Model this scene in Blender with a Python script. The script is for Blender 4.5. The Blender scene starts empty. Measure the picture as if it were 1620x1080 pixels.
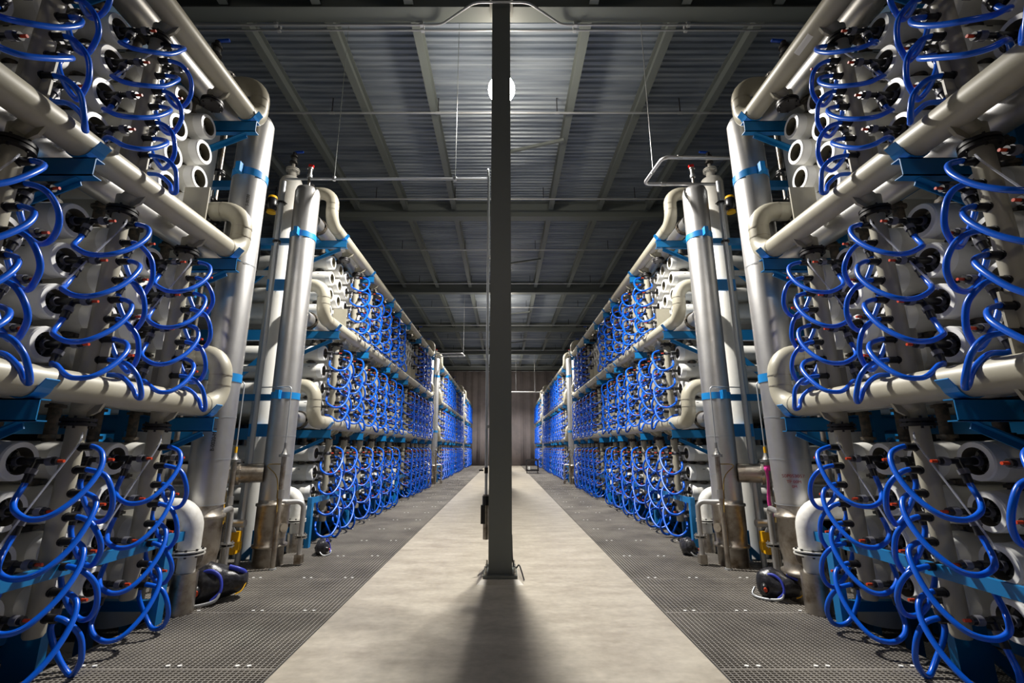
import bpy, math, random
from math import radians as R, sin, cos, pi
from mathutils import Vector as Vec
rnd = random.Random(7)
scene = bpy.context.scene
COL = scene.collection

# ------------------------------------------------------------------ camera numbers
F, CX, CY, TH, CH, CX0 = 720.0, 797.0, 540.0, R(13.2), 1.62, 0.045
def project(x, y, z):
    d = y * cos(TH) + (z - CH) * sin(TH)
    if d < 0.3: return None
    up = -y * sin(TH) + (z - CH) * cos(TH)
    return CX + F * (x - CX0) / d, CY - F * up / d, d
def in_view(x, y, z, m=260):
    p = project(x, y, z)
    return p is not None and -m < p[0] < 1620 + m and -m < p[1] < 1080 + m

# ------------------------------------------------------------------ materials
def new_mat(name):
    m = bpy.data.materials.new(name); m.use_nodes = True
    return m, m.node_tree, m.node_tree.nodes['Principled BSDF']
def mat(name, col, rough=.5, metal=0., coat=0., noise=None, bump=0., spec=None, alpha=None):
    m, nt, b = new_mat(name)
    b.inputs['Base Color'].default_value = (*col, 1)
    b.inputs['Roughness'].default_value = rough
    b.inputs['Metallic'].default_value = metal
    b.inputs['Coat Weight'].default_value = coat
    if spec is not None: b.inputs['Specular IOR Level'].default_value = spec
    if noise:
        sc, col2, lo, hi = noise
        tc = nt.nodes.new('ShaderNodeNewGeometry')
        n = nt.nodes.new('ShaderNodeTexNoise'); n.inputs['Scale'].default_value = sc
        n.inputs['Detail'].default_value = 5; n.inputs['Roughness'].default_value = .6
        nt.links.new(tc.outputs['Position'], n.inputs['Vector'])
        r = nt.nodes.new('ShaderNodeMapRange'); r.inputs[1].default_value = lo; r.inputs[2].default_value = hi
        nt.links.new(n.outputs['Fac'], r.inputs[0])
        mx = nt.nodes.new('ShaderNodeMix'); mx.data_type = 'RGBA'
        mx.inputs[6].default_value = (*col, 1); mx.inputs[7].default_value = (*col2, 1)
        nt.links.new(r.outputs[0], mx.inputs[0]); nt.links.new(mx.outputs[2], b.inputs['Base Color'])
        if bump:
            bp = nt.nodes.new('ShaderNodeBump'); bp.inputs['Strength'].default_value = bump
            bp.inputs['Distance'].default_value = .01
            nt.links.new(n.outputs['Fac'], bp.inputs['Height']); nt.links.new(bp.outputs[0], b.inputs['Normal'])
    return m
M = {}
M['putty'] = mat('putty_paint', (.41, .385, .305), .42, noise=(3, (.35, .325, .25), .45, .75))
M['white'] = mat('vessel_white', (.70, .69, .645), .38, noise=(2.2, (.54, .52, .46), .5, .85))
M['ring'] = mat('vessel_ring', (.88, .88, .86), .4)
M['bore'] = mat('vessel_bore', (.17, .155, .11), .6)
M['plug'] = mat('plug_grey', (.07, .075, .08), .5)
M['black'] = mat('black_plastic', (.010, .010, .012), .35)
M['nylon'] = mat('grey_nylon', (.13, .13, .15), .4)
M['orange'] = mat('orange_cap', (.60, .05, .008), .45)
M['hose'] = mat('blue_hose', (.0, .10, .66), .28, coat=.1)
M['frame'] = mat('frame_blue', (.004, .165, .42), .42)
M['band'] = mat('band_blue', (.008, .22, .58), .4)
M['steel'] = mat('stainless', (.60, .595, .59), .42, metal=.9, noise=(4, (.50, .49, .48), .35, .8), bump=.03)
M['stain'] = mat('stained_steel', (.42, .38, .33), .36, metal=.85, noise=(6, (.17, .13, .09), .45, .7), bump=.1)
M['galv'] = mat('galvanised', (.50, .52, .54), .42, metal=.6)
M['flange'] = mat('flange_black', (.016, .014, .015), .45)
M['bolt'] = mat('zinc_bolt', (.45, .44, .42), .35, metal=.9)
M['rust'] = mat('coupling_brown', (.11, .085, .06), .6, noise=(20, (.035, .035, .03), .4, .6))
M['yellow'] = mat('yellow_paint', (.80, .43, .01), .45)
M['red'] = mat('red_paint', (.75, .02, .015), .4)
M['green'] = mat('green_handle', (.10, .45, .03), .45)
M['blueh'] = mat('blue_handle', (.005, .07, .50), .4)
M['pink'] = mat('pink_ribbon', (.85, .06, .38), .5)
M['lagging'] = mat('white_lagging', (.82, .81, .77), .6, noise=(12, (.70, .68, .62), .45, .7), bump=.3)
M['ink'] = mat('stencil_black', (.02, .02, .02), .6)
M['redink'] = mat('stencil_red', (.30, .03, .03), .6)
M['paint'] = mat('steel_paint', (.15, .17, .165), .5)
M['colpaint'] = mat('column_paint', (.13, .14, .13), .45)
M['bagblack'] = mat('bag_black', (.012, .012, .015), .28, noise=(25, (.04, .04, .05), .4, .7), bump=.5)
M['bagblue'] = mat('bag_blue', (.03, .05, .42), .45)
M['grating'] = mat('grating_grey', (.33, .305, .27), .5, noise=(1.0, (.18, .165, .15), .35, .65))
M['clip'] = mat('clip_pale', (.8, .8, .78), .4)
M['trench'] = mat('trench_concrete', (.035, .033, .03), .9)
M['wallm'] = mat('wall_sheet', (.10, .10, .105), .7)
M['beamyellow'] = mat('beam_yellow', (.25, .17, .04), .6)
M['cart'] = mat('cart_black', (.015, .014, .014), .5)

# concrete walkway: cast slab with soft blotches and fine grain
m, nt, b = new_mat('concrete'); b.inputs['Roughness'].default_value = .42
g = nt.nodes.new('ShaderNodeNewGeometry')
mp = nt.nodes.new('ShaderNodeMapping'); mp.inputs['Scale'].default_value = (1, 2.2, 1)
nt.links.new(g.outputs['Position'], mp.inputs[0])
n1 = nt.nodes.new('ShaderNodeTexNoise'); n1.inputs['Scale'].default_value = 1.6; n1.inputs['Detail'].default_value = 8; n1.inputs['Roughness'].default_value = .68
n2 = nt.nodes.new('ShaderNodeTexNoise'); n2.inputs['Scale'].default_value = 14; n2.inputs['Detail'].default_value = 4
nt.links.new(mp.outputs[0], n1.inputs[0]); nt.links.new(g.outputs['Position'], n2.inputs[0])
cr = nt.nodes.new('ShaderNodeValToRGB')
cr.color_ramp.elements[0].position = .33; cr.color_ramp.elements[0].color = (.38, .335, .27, 1)
cr.color_ramp.elements[1].position = .66; cr.color_ramp.elements[1].color = (.58, .53, .44, 1)
nt.links.new(n1.outputs['Fac'], cr.inputs[0])
mx = nt.nodes.new('ShaderNodeMix'); mx.data_type = 'RGBA'; mx.blend_type = 'MULTIPLY'; mx.inputs[0].default_value = .35
nt.links.new(cr.outputs[0], mx.inputs[6]); nt.links.new(n2.outputs['Fac'], mx.inputs[7]); nt.links.new(mx.outputs[2], b.inputs['Base Color'])
bp = nt.nodes.new('ShaderNodeBump'); bp.inputs['Strength'].default_value = .08; nt.links.new(n1.outputs['Fac'], bp.inputs['Height']); nt.links.new(bp.outputs[0], b.inputs['Normal'])
M['concrete'] = m
# galvanised roof deck with spangle and pan-to-pan variation
m, nt, b = new_mat('roof_deck'); b.inputs['Roughness'].default_value = .45; b.inputs['Metallic'].default_value = .35
g = nt.nodes.new('ShaderNodeNewGeometry')
mp = nt.nodes.new('ShaderNodeMapping'); mp.inputs['Scale'].default_value = (.35, 6.0, 1)
nt.links.new(g.outputs['Position'], mp.inputs[0])
n1 = nt.nodes.new('ShaderNodeTexNoise'); n1.inputs['Scale'].default_value = 1.1; n1.inputs['Detail'].default_value = 4
nt.links.new(mp.outputs[0], n1.inputs[0])
cr = nt.nodes.new('ShaderNodeValToRGB')
cr.color_ramp.elements[0].position = .35; cr.color_ramp.elements[0].color = (.17, .205, .26, 1)
cr.color_ramp.elements[1].position = .65; cr.color_ramp.elements[1].color = (.34, .385, .44, 1)
nt.links.new(n1.outputs['Fac'], cr.inputs[0]); nt.links.new(cr.outputs[0], b.inputs['Base Color'])
M['deck'] = m
# curtain cloth
M['curtain'] = mat('curtain_cloth', (.27, .235, .235), .85, noise=(.8, (.22, .195, .20), .4, .6))
# clear tube
m, nt, b = new_mat('clear_tube'); b.inputs['Base Color'].default_value = (.75, .78, .9, 1)
b.inputs['Roughness'].default_value = .15; b.inputs['Alpha'].default_value = .35
M['clear'] = m
# glowing globe
m, nt, b = new_mat('lamp_globe'); b.inputs['Base Color'].default_value = (1, 1, 1, 1)
b.inputs['Emission Color'].default_value = (1.0, .89, .73, 1); b.inputs['Emission Strength'].default_value = 120
M['globe'] = m

# ------------------------------------------------------------------ mesh builder
def frame_of(t):
    a = Vec((0, 0, 1)) if abs(t.z) < .9 else Vec((1, 0, 0))
    u = t.cross(a).normalized(); return u, t.cross(u).normalized()
class MB:
    """verts are given for the x>0 side; build(s=-1) mirrors them."""
    def __init__(self): self.v = []; self.f = []; self.mi = []; self.sm = []; self.mats = []
    def m(self, name):
        if name not in self.mats: self.mats.append(name)
        return self.mats.index(name)
    def add(self, vs, fs, mt, smooth=False):
        o = len(self.v); k = self.m(mt); self.v.extend([tuple(a) for a in vs])
        for f in fs: self.f.append(tuple(i + o for i in f)); self.mi.append(k); self.sm.append(smooth)
    def tube(self, path, r, mt, n=12, caps=True, capmat=None):
        P = [Vec(p) for p in path]; rs = r if isinstance(r, (list, tuple)) else [r] * len(P)
        vs = []; u = None
        for i, p in enumerate(P):
            t = (P[min(i + 1, len(P) - 1)] - P[max(i - 1, 0)])
            t = t.normalized() if t.length > 1e-9 else Vec((0, 0, 1))
            if u is None: u, w = frame_of(t)
            else:
                u = (u - t * u.dot(t)); u = u.normalized() if u.length > 1e-6 else frame_of(t)[0]
                w = t.cross(u)
            for j in range(n):
                a = 2 * pi * j / n; vs.append(p + (u * cos(a) + w * sin(a)) * rs[i])
        fs = [(i * n + j, i * n + (j + 1) % n, (i + 1) * n + (j + 1) % n, (i + 1) * n + j) for i in range(len(P) - 1) for j in range(n)]
        self.add(vs, fs, mt, True)
        if caps:
            cm = capmat or mt
            self.add(vs[:n], [tuple(range(n))[::-1]], cm); self.add(vs[-n:], [tuple(range(n))], cm)
    def cyl(self, a, b, r, mt, n=12, caps=True): self.tube([a, b], r, mt, n, caps)
    def disc_ring(self, c, t, r0, r1, mt, n=24):
        c = Vec(c); t = Vec(t).normalized(); u, w = frame_of(t); vs = []
        for rr in (r0, r1):
            for j in range(n):
                a = 2 * pi * j / n; vs.append(c + (u * cos(a) + w * sin(a)) * rr)
        self.add(vs, [(j, (j + 1) % n, n + (j + 1) % n, n + j) for j in range(n)], mt)
    def box(self, lo, hi, mt):
        x0, y0, z0 = lo; x1, y1, z1 = hi
        vs = [(x0, y0, z0), (x1, y0, z0), (x1, y1, z0), (x0, y1, z0), (x0, y0, z1), (x1, y0, z1), (x1, y1, z1), (x0, y1, z1)]
        self.add(vs, [(0, 3, 2, 1), (4, 5, 6, 7), (0, 1, 5, 4), (1, 2, 6, 5), (2, 3, 7, 6), (3, 0, 4, 7)], mt)
    def bar(self, a, b, w, h, mt, up=(0, 0, 1)):
        """box beam between two points, w sideways, h along up"""
        a = Vec(a); b = Vec(b); t = (b - a).normalized(); up = Vec(up)
        sd = t.cross(up).normalized(); up = sd.cross(t).normalized()
        vs = [p + sd * (w / 2 * i) + up * (h / 2 * j) for p in (a, b) for i, j in ((-1, -1), (1, -1), (1, 1), (-1, 1))]
        self.add(vs, [(0, 1, 2, 3), (7, 6, 5, 4), (0, 4, 5, 1), (1, 5, 6, 2), (2, 6, 7, 3), (3, 7, 4, 0)], mt)
    def flange(self, c, t, r, mt='flange', th=.035, gap=.012, nb=8, boltmat='bolt', n=20):
        c = Vec(c); t = Vec(t).normalized(); u, w = frame_of(t)
        self.tube([c - t * th, c - t * gap / 2], r, mt, n); self.tube([c + t * gap / 2, c + t * th], r, mt, n)
        self.tube([c - t * gap / 2, c + t * gap / 2], r * .8, 'black', n, False)
        for k in range(nb):
            a = 2 * pi * (k + .5) / nb; p = c + (u * cos(a) + w * sin(a)) * r * .82
            self.tube([p - t * (th + .018), p + t * (th + .018)], r * .08, boltmat, 6)
    def build(self, name, parent=None, s=1, loc=(0, 0, 0), data_only=False):
        me = bpy.data.meshes.new(name)
        lx, ly, lz = loc
        vs = [(s * (x - lx), y - ly, z - lz) for x, y, z in self.v]
        fs = [f[::-1] for f in self.f] if s < 0 else self.f
        me.from_pydata(vs, [], fs)
        for k in self.mats: me.materials.append(M[k])
        me.polygons.foreach_set('material_index', self.mi); me.polygons.foreach_set('use_smooth', self.sm)
        me.update()
        if data_only: return me
        o = bpy.data.objects.new(name, me); COL.objects.link(o)
        if parent is not None: o.parent = parent
        else: o.location = (s * lx, ly, lz)
        return o
def tag(o, label=None, cat=None, group=None, kind=None):
    if label: o['label'] = label
    if cat: o['category'] = cat
    if group: o['group'] = group
    if kind: o['kind'] = kind
    return o
def empty(name, loc, label, cat, group=None):
    o = bpy.data.objects.new(name, None); COL.objects.link(o); o.location = loc
    o.empty_display_size = .1
    return tag(o, label, cat, group)
def obj_of(name, me, parent=None, loc=(0, 0, 0)):
    o = bpy.data.objects.new(name, me); COL.objects.link(o); o.location = loc
    if parent is not None: o.parent = parent
    return o
def clone(o, loc=None, parent=None):
    c = o.copy(); COL.objects.link(c)
    if parent is not None: c.parent = parent
    if loc is not None: c.location = loc
    for ch in list(o.children): clone(ch, None, c)
    return c
def bend(pts, r, n=6):
    """polyline with rounded corners (pipe elbows)"""
    P = [Vec(p) for p in pts]; out = [P[0]]
    for i in range(1, len(P) - 1):
        a, b, c = P[i - 1], P[i], P[i + 1]
        d1 = (a - b); d2 = (c - b); rr = min(r, d1.length * .49, d2.length * .49)
        ang = d1.angle(d2, 0); p0 = b + d1.normalized() * rr; p1 = b + d2.normalized() * rr
        for k in range(n + 1):
            t = k / n
            # circular-ish blend through quadratic with corrected weight
            wgt = sin(ang / 2) if ang > .01 else 1
            A = (1 - t) ** 2; B = 2 * t * (1 - t) * wgt; C = t * t; S = A + B + C
            out.append((p0 * A + b * B + p1 * C) / S)
    out.append(P[-1]); return out
def spline(pts, n=5):
    P = [Vec(p) for p in pts]; P = [P[0] * 2 - P[1]] + P + [P[-1] * 2 - P[-2]]; out = []
    for i in range(1, len(P) - 2):
        p0, p1, p2, p3 = P[i - 1:i + 3]
        for k in range(n):
            t = k / n
            out.append(.5 * ((2 * p1) + (p2 - p0) * t + (2 * p0 - 5 * p1 + 4 * p2 - p3) * t * t + (3 * p1 - p0 - 3 * p2 + p3) * t ** 3))
    out.append(P[-2]); return out
ORD = ['zeroth', 'first', 'second', 'third', 'fourth', 'fifth', 'sixth', 'seventh', 'eighth', 'ninth', 'tenth', 'eleventh', 'twelfth', 'thirteenth', 'fourteenth', 'fifteenth', 'sixteenth', 'seventeenth', 'eighteenth']
SN = {-1: 'left', 1: 'right'}

# ------------------------------------------------------------------ setting
b = MB(); b.box((-1.66, -4, -.3), (1.66, 45.6, 0), 'concrete'); tag(b.build('floor'), kind='structure')
for s in (-1, 1):
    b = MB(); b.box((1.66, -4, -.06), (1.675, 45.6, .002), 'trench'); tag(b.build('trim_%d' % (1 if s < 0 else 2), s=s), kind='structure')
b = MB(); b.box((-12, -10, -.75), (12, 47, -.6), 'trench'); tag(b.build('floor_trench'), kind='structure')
for s in (-1, 1):
    b = MB(); b.box((12, -10, -.75), (12.2, 47, 10), 'wallm'); tag(b.build('wall_' + SN[s], s=s), kind='structure')
b = MB(); b.box((-12.2, 46.5, -.75), (12.2, 46.7, 10), 'wallm'); tag(b.build('wall_back'), kind='structure')
b = MB(); b.box((-12.2, -10.2, -.75), (12.2, -10, 10), 'wallm'); tag(b.build('wall_front'), kind='structure')
# corrugated roof deck, ribs across the aisle
b = MB(); prof = []; y = -10.0
while y < 46.5:
    prof += [(y, 9.76), (y + .062, 9.76), (y + .085, 9.72), (y + .13, 9.72)]; y += .152
prof.append((y, 9.76)); vs = []
for yy, zz in prof: vs += [(-12.1, yy, zz), (12.1, yy, zz)]
b.add(vs, [(2 * i, 2 * i + 1, 2 * i + 3, 2 * i + 2) for i in range(len(prof) - 1)], 'deck')
b.box((-12.2, -10.2, 9.85), (12.2, 46.7, 9.95), 'deck')
tag(b.build('ceiling'), kind='structure')
# grating panels (real bars), 1.2 m rows
GX0, GX1, GP = 1.68, 3.38, 1.216
def grating_mesh(x0, x1, ln):
    g = MB(); nx = int((x1 - x0) / .0415)
    for i in range(nx + 1):
        x = x0 + (x1 - x0) * i / nx; g.box((x - .0035, 0, -.036), (x + .0035, ln - .004, 0), 'grating')
    ny = int(ln / .0305)
    for j in range(ny):
        y = (j + .5) * ln / ny; g.box((x0, y - .004, -.034), (x1, y + .004, -.001), 'grating')
    g.box((x0, -.004, -.036), (x1, .008, .001), 'grating')
    for x in (x0 + .22, (x0 + x1) / 2 - .1, x1 - .3):
        for dx in (0, .09):
            g.cyl((x + dx, .05, -.002), (x + dx, .05, .006), .017, 'clip', 8)
    return g
for s in (-1, 1):
    g = grating_mesh(GX0, GX1, GP); me = g.build('floor_grating', s=s, data_only=True)
    y = 3.9 - GP * 5
    while y < 45:
        o = obj_of('floor_grating', me, None, (0, y, 0)); tag(o, kind='structure'); y += GP
    g = grating_mesh(3.40, 5.6, GP); me = g.build('floor_grating', s=s, data_only=True)
    for k in range(3):
        for j in range(2):
            o = obj_of('floor_grating', me, None, (0, 5.25 + 15.2 * k + j * GP, 0)); tag(o, kind='structure')
    # edge angle that carries the grating, and yellow trench beams under the rack
    b = MB(); b.box((3.385, -3, -.12), (3.40, 45.6, -.002), 'stain'); tag(b.build('trim_%d' % (3 if s < 0 else 4), s=s), kind='structure')
    for k, yb in enumerate((2.55, 3.0, 3.45)):
        b = MB(); b.box((3.55, yb, -.42), (7.5, yb + .09, -.30), 'beamyellow')
        tag(b.build('trench_beam', s=s, loc=(3.55, yb, -.6)), 'dull yellow beam in the dark pit under %s front rack, %s from the camera' % (SN[s], ORD[k + 1]), 'beam')

# ------------------------------------------------------------------ roof steel
BY = [6.4 + 7.6 * k for k in range(-1, 6)]; BY[1] = 6.58
for k, yb in enumerate(BY):
    b = MB()
    b.box((-12, yb - .15, 9.15), (12, yb + .15, 9.172), 'paint'); b.box((-12, yb - .008, 9.17), (12, yb + .008, 9.70), 'paint')
    b.box((-12, yb - .15, 9.70), (12, yb + .15, 9.718), 'paint')
    nm = ['behind the camera', 'above the front column', 'second from the front', 'above the second column', 'fourth from the front', 'above the third column', 'against the far curtain'][k]
    tag(b.build('roof_beam', loc=(0, yb, 9.15)), 'grey painted roof beam spanning the hall, ' + nm, 'beam', 'roof beams across the hall')
for bay in range(-1, 6):
    if bay == -1: continue
    y0, y1 = BY[bay] + .16, BY[bay + 1] - .16; pb = 9.40 if bay else 9.19
    proto = None
    for i in range(-7, 8):
        x = 1.62 * i
        if proto is None:
            b = MB(); b.box((-.08, y0, pb), (.08, y1, pb + .012), 'paint'); b.box((-.006, y0, pb + .01), (.006, y1, 9.70), 'paint'); b.box((-.08, y0, 9.70), (.08, y1, 9.718), 'paint')
            b.box((-.05, y0 - .0, pb), (.05, y0 + .01, 9.70), 'paint'); b.box((-.05, y1 - .01, pb), (.05, y1, 9.70), 'paint')
            proto = o = b.build('roof_purlin', loc=(0, y0, 9.4)); o.location = (x, y0, 9.4)
        else:
            o = proto.copy(); COL.objects.link(o); o.location = (x, y0, 9.4)
        side = 'on the centre line' if i == 0 else '%s %s of the centre line' % (ORD[abs(i)], SN[1 if i > 0 else -1])
        tag(o, 'grey roof purlin in %s roof bay, %s' % (['the front', 'the second', 'the third', 'the fourth', 'the fifth', 'the last'][bay], side), 'roof beam', 'purlins under the metal roof deck')
# columns
for k, yc in enumerate((6.4, 21.6, 36.8)):
    wh = ['in the middle of the concrete aisle, nearest the camera', 'hidden in line behind the front column', 'hidden in line behind, third along the aisle'][k]
    r = empty('steel_column', (0, yc, 0), 'dark grey steel column ' + wh, 'column')
    b = MB(); L = (0, 0, 0)
    # H section, flanges to front and back
    b.box((-.15, -.17, .075), (.15, -.145, 9.15), 'colpaint'); b.box((-.15, .145, .075), (.15, .17, 9.15), 'colpaint'); b.box((-.012, -.145, .075), (.012, .145, 9.15), 'colpaint')
    b.build('shaft', r)
    b = MB(); b.box((-.215, -.25, .04), (.215, .25, .08), 'colpaint'); b.build('base_plate', r)
    b = MB(); lo = [(-.29, -.33, 0), (.29, -.33, 0), (.29, .33, 0), (-.29, .33, 0)]; hi = [(-.23, -.27, .045), (.23, -.27, .045), (.23, .27, .045), (-.23, .27, .045)]
    b.add(lo + hi, [(0, 1, 5, 4), (1, 2, 6, 5), (2, 3, 7, 6), (3, 0, 4, 7), (4, 5, 6, 7)], 'concrete'); b.build('grout_pad', r)
    for sx in (-1, 1):
        for sy in (-1, 1):
            b = MB(); p = Vec((sx * .18, sy * .2, .08)); b.cyl(p, p + Vec((0, 0, .035)), .024, 'bolt', 6); b.cyl(p, p + Vec((0, 0, .085)), .012, 'bolt', 8); b.build('anchor_bolt', r)
    if k == 0:
        b = MB(); b.tube(spline([(.15, .1, .5), (.16, .05, .2), (.2, -.02, .12), (.24, -.05, .16), (.27, -.1, .1), (.3, -.16, .01)]), .009, 'black', 8); b.build('ground_cable', r)
    b = MB(); b.box((-.2, -.2, 9.12), (.2, .2, 9.15), 'colpaint'); b.build('cap_plate', r)
# lamps
for k, yl in enumerate((-7.0, 7.78, 22.98, 38.18)):
    r = empty('high_bay_lamp', (0, yl, 8.64), ['white round high bay lamp behind the camera', 'glowing round high bay lamp shining behind the front column', 'round high bay lamp in the third roof bay', 'round high bay lamp near the curtain'][k] + ' under the roof', 'lamp')
    b = MB(); b.tube([(0, 0, .02 - .26 * cos(pi * q / 12)) for q in range(1, 11)], [.27 * sin(pi * q / 12) for q in range(1, 11)], 'globe', 28); b.build('globe', r)
    b = MB(); b.tube([(0, 0, .15), (0, 0, .20), (0, 0, .34), (0, 0, .42)], [.23, .22, .11, .09], 'galv', 24); b.cyl((0, 0, .4), (0, 0, .765), .014, 'galv', 8); b.build('housing', r)
    ld = bpy.data.lights.new('high_bay_bulb', 'SPOT'); ld.spot_size = R(138); ld.spot_blend = .7; ld.shadow_soft_size = .12
    ld.energy = [160, 5000, 5400, 5200][k]; ld.color = (1.0, .965, .905)
    lo_ = bpy.data.objects.new('high_bay_bulb', ld); COL.objects.link(lo_); lo_.location = (0, yl, 8.33)
# sprinkler lines
for k in range(10):
    yp = 9.2 + 3.8 * k
    if yp > 44: break
    r = empty('sprinkler_pipe', (0, yp, 9.3), 'thin grey sprinkler pipe under the roof, %s line from the camera' % ORD[k + 1], 'pipe', 'sprinkler lines under the roof deck')
    b = MB(); b.cyl((-11, 0, 0), (11, 0, 0), .025, 'galv', 8)
    for x in range(-10, 11, 2): b.cyl((x + .3, 0, -.0), (x + .3, 0, .0), .03, 'galv', 8)
    b.build('pipe', r)
    for x in (-7.2, -4.0, -1.5, 1.3, 4.2, 7.3):
        b = MB(); b.cyl((x, 0, 0), (x, 0, .41), .012, 'flange', 6); b.cyl((x - .06, 0, 0), (x + .06, 0, 0), .032, 'galv', 8); b.build('hanger', r)
# conduits along the first beam
for k, (yy, zz, rr) in enumerate(((6.74, 9.11, .02), (6.86, 9.12, .016))):
    b = MB(); zc = zz
    pts = [(-11, yy, zc), (-1.1, yy, zc), (-.45, yy - .60 * (1 - k), zc - .2 * (1 - k)), (.45, yy - .60 * (1 - k), zc - .2 * (1 - k)), (1.1, yy, zc), (11, yy, zc)]
    b.tube(bend(pts, .12, 3), rr, 'galv', 8)
    for x in (-6.3, -4.1, -1.45, 1.35, 3.4, 5.9): b.box((x - .03, yy - .03, zc - .03), (x + .03, yy + .03, zc + .12), 'galv')
    tag(b.build('electrical_conduit', loc=(0, yy, zz)), 'grey conduit running along the front roof beam, %s one' % ['lower', 'upper'][k], 'conduit')
# knee braces right of the columns
for k in range(5):
    yb = 10.6 + 7.6 * k
    b = MB(); b.bar((0, yb + .15, 9.33), (1.6, yb - .35, 9.37), .07, .07, 'paint')
    tag(b.build('roof_brace', loc=(0, yb, 9.33)), 'slanted grey brace to the purlin in roof bay %s' % ['one', 'two', 'three', 'four', 'five'][k], 'brace', 'short braces under the roof')
# curtain
b = MB(); vs = []; N = 420
for i in range(N + 1):
    x = -6 + 12 * i / N; yy = 45.1 + .05 * sin(x * 7 + 1.3 * sin(x * 2.1)) + .008 * sin(x * 23 + 2 * sin(x * 3))
    vs += [(x, yy, .03), (x, yy - .03 * sin(x * 5), 4.5), (x, yy, 9.12)]
b.add(vs, [(3 * i, 3 * i + 3, 3 * i + 4, 3 * i + 1) for i in range(N)] + [(3 * i + 1, 3 * i + 4, 3 * i + 5, 3 * i + 2) for i in range(N)], 'curtain', True)
o = b.build('curtain', loc=(0, 45.1, 0)); tag(o, 'full height grey brown curtain closing the far end of the aisle', 'curtain')
o.modifiers.new('thick', 'SOLIDIFY').thickness = .01
b = MB(); b.cyl((-6, 45.1, 9.13), (6, 45.1, 9.13), .03, 'galv', 8); b.build('curtain_rail', o).location = (0, -45.1, 0)

# ------------------------------------------------------------------ racks
HX, VX, FX = 3.2, 3.33, 3.45         # header axis, distribution pipe axis, vessel face
HZ = [2.07, 3.90, 5.75]; ZT = [1.53, 3.43, 5.33]; RP = .345
TIER = ['lower', 'middle', 'upper']
near_v = [9.0, 9.86, 10.95, 11.92, 12.97, 13.73]; far_v = [15.65, 16.42, 17.2, 17.95, 18.86, 19.7]
def rack_v(k):
    if k == -1: return [v - 15.2 for v in far_v[::-1][:4]]     # 4.5, 3.66, 2.75, 2.0
    if k == 2: return [v + 30.4 for v in near_v]
    return [v + 15.2 * k for v in near_v + far_v]
RN = {-1: 'front', 0: 'second', 1: 'third', 2: 'last'}
def has_dist(k, i, t):
    """upper tier: the pipes nearest each gap are only a stub"""
    if t < 2: return True
    if k == -1: return i > 0
    n = i % 12
    return n not in (0, 6, 7, 11)
RAD = .145
def vessel_parts(n):
    """shell, ring, plug, fitting, cap, coupling meshes about the face centre at x=0 (x grows away from the aisle)"""
    sh = MB(); sh.tube([(.10, 0, 0), (.18, 0, 0), (6.4, 0, 0)], [.140, .149, .149], 'white', n)
    if n > 14:
        for q, (x, zz) in enumerate(((.22, .065),)):
            yy = -math.sqrt(.1495 ** 2 - zz ** 2); sh.bar((x, yy, zz), (x + .045, yy, zz), .004, .009, 'ink')
    rg = MB(); rg.tube([(.012, 0, 0), (.0, 0, 0)], [.140, .133], 'ring', n, False)
    rg.tube([(.012, 0, 0), (.10, 0, 0), (.115, 0, 0)], [.140, .140, .139], 'ring', n, False)
    rg.disc_ring((0, 0, 0), (1, 0, 0), .098, .133, 'ring', n); rg.tube([(0, 0, 0), (.11, 0, 0)], .098, 'bore', n, False)
    pl = MB(); pl.cyl((.11, 0, 0), (.10, 0, 0), .098, 'bore', n)
    pl.cyl((.09, 0, 0), (.12, 0, 0), .07, 'plug', n); pl.cyl((.07, 0, 0), (.1, 0, 0), .03, 'nylon', max(8, n // 2))
    if n > 14:
        for a in range(0, 360, 60): pl.bar((.088, .02 * cos(R(a)), .02 * sin(R(a))), (.088, .085 * cos(R(a)), .085 * sin(R(a))), .012, .016, 'black', (1, 0, 0))
    nn = max(6, n // 2)
    ft = MB(); ft.tube([(.09, 0, 0), (-.13, 0, 0)], .028, 'black', nn); ft.tube([(.03, 0, 0), (-.0, 0, 0)], .037, 'nylon', nn)
    ft.tube([(-.13, 0, 0), (-.22, 0, 0)], .021, 'black', nn); ft.tube([(-.2, 0, 0), (-.245, 0, 0)], .033, 'nylon', nn); ft.tube([(-.245, 0, 0), (-.275, 0, 0)], .027, 'black', nn)
    ft.tube([(-.12, 0, 0), (-.12, -.02, -.06)], .024, 'black', nn); ft.tube([(-.12, -.018, -.055), (-.12, -.03, -.09)], .034, 'nylon', nn); ft.tube([(-.12, -.03, -.09), (-.12, -.045, -.15)], .027, 'black', nn)
    cp = MB(); cp.cyl((-.275, 0, 0), (-.318, 0, 0), .011, 'orange', 8)
    ck = MB(); ck.cyl((.27, 0, -.145), (.27, 0, -.20), .06, 'rust', nn); ck.cyl((.27, 0, -.16), (.27, 0, -.185), .068, 'rust', nn); ck.box((.19, -.03, -.185), (.35, .03, -.16), 'rust')
    return sh, rg, pl, ft, cp, ck
proto_mesh = {}
for s in (-1, 1):
    proto_mesh[s] = [q.build(nm, s=s, data_only=True) for q, nm in zip(vessel_parts(28), ('shell', 'end_ring', 'end_plug', 'port_fitting', 'orange_cap', 'side_coupling'))]
lo_parts = vessel_parts(12)
HO = {}
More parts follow.
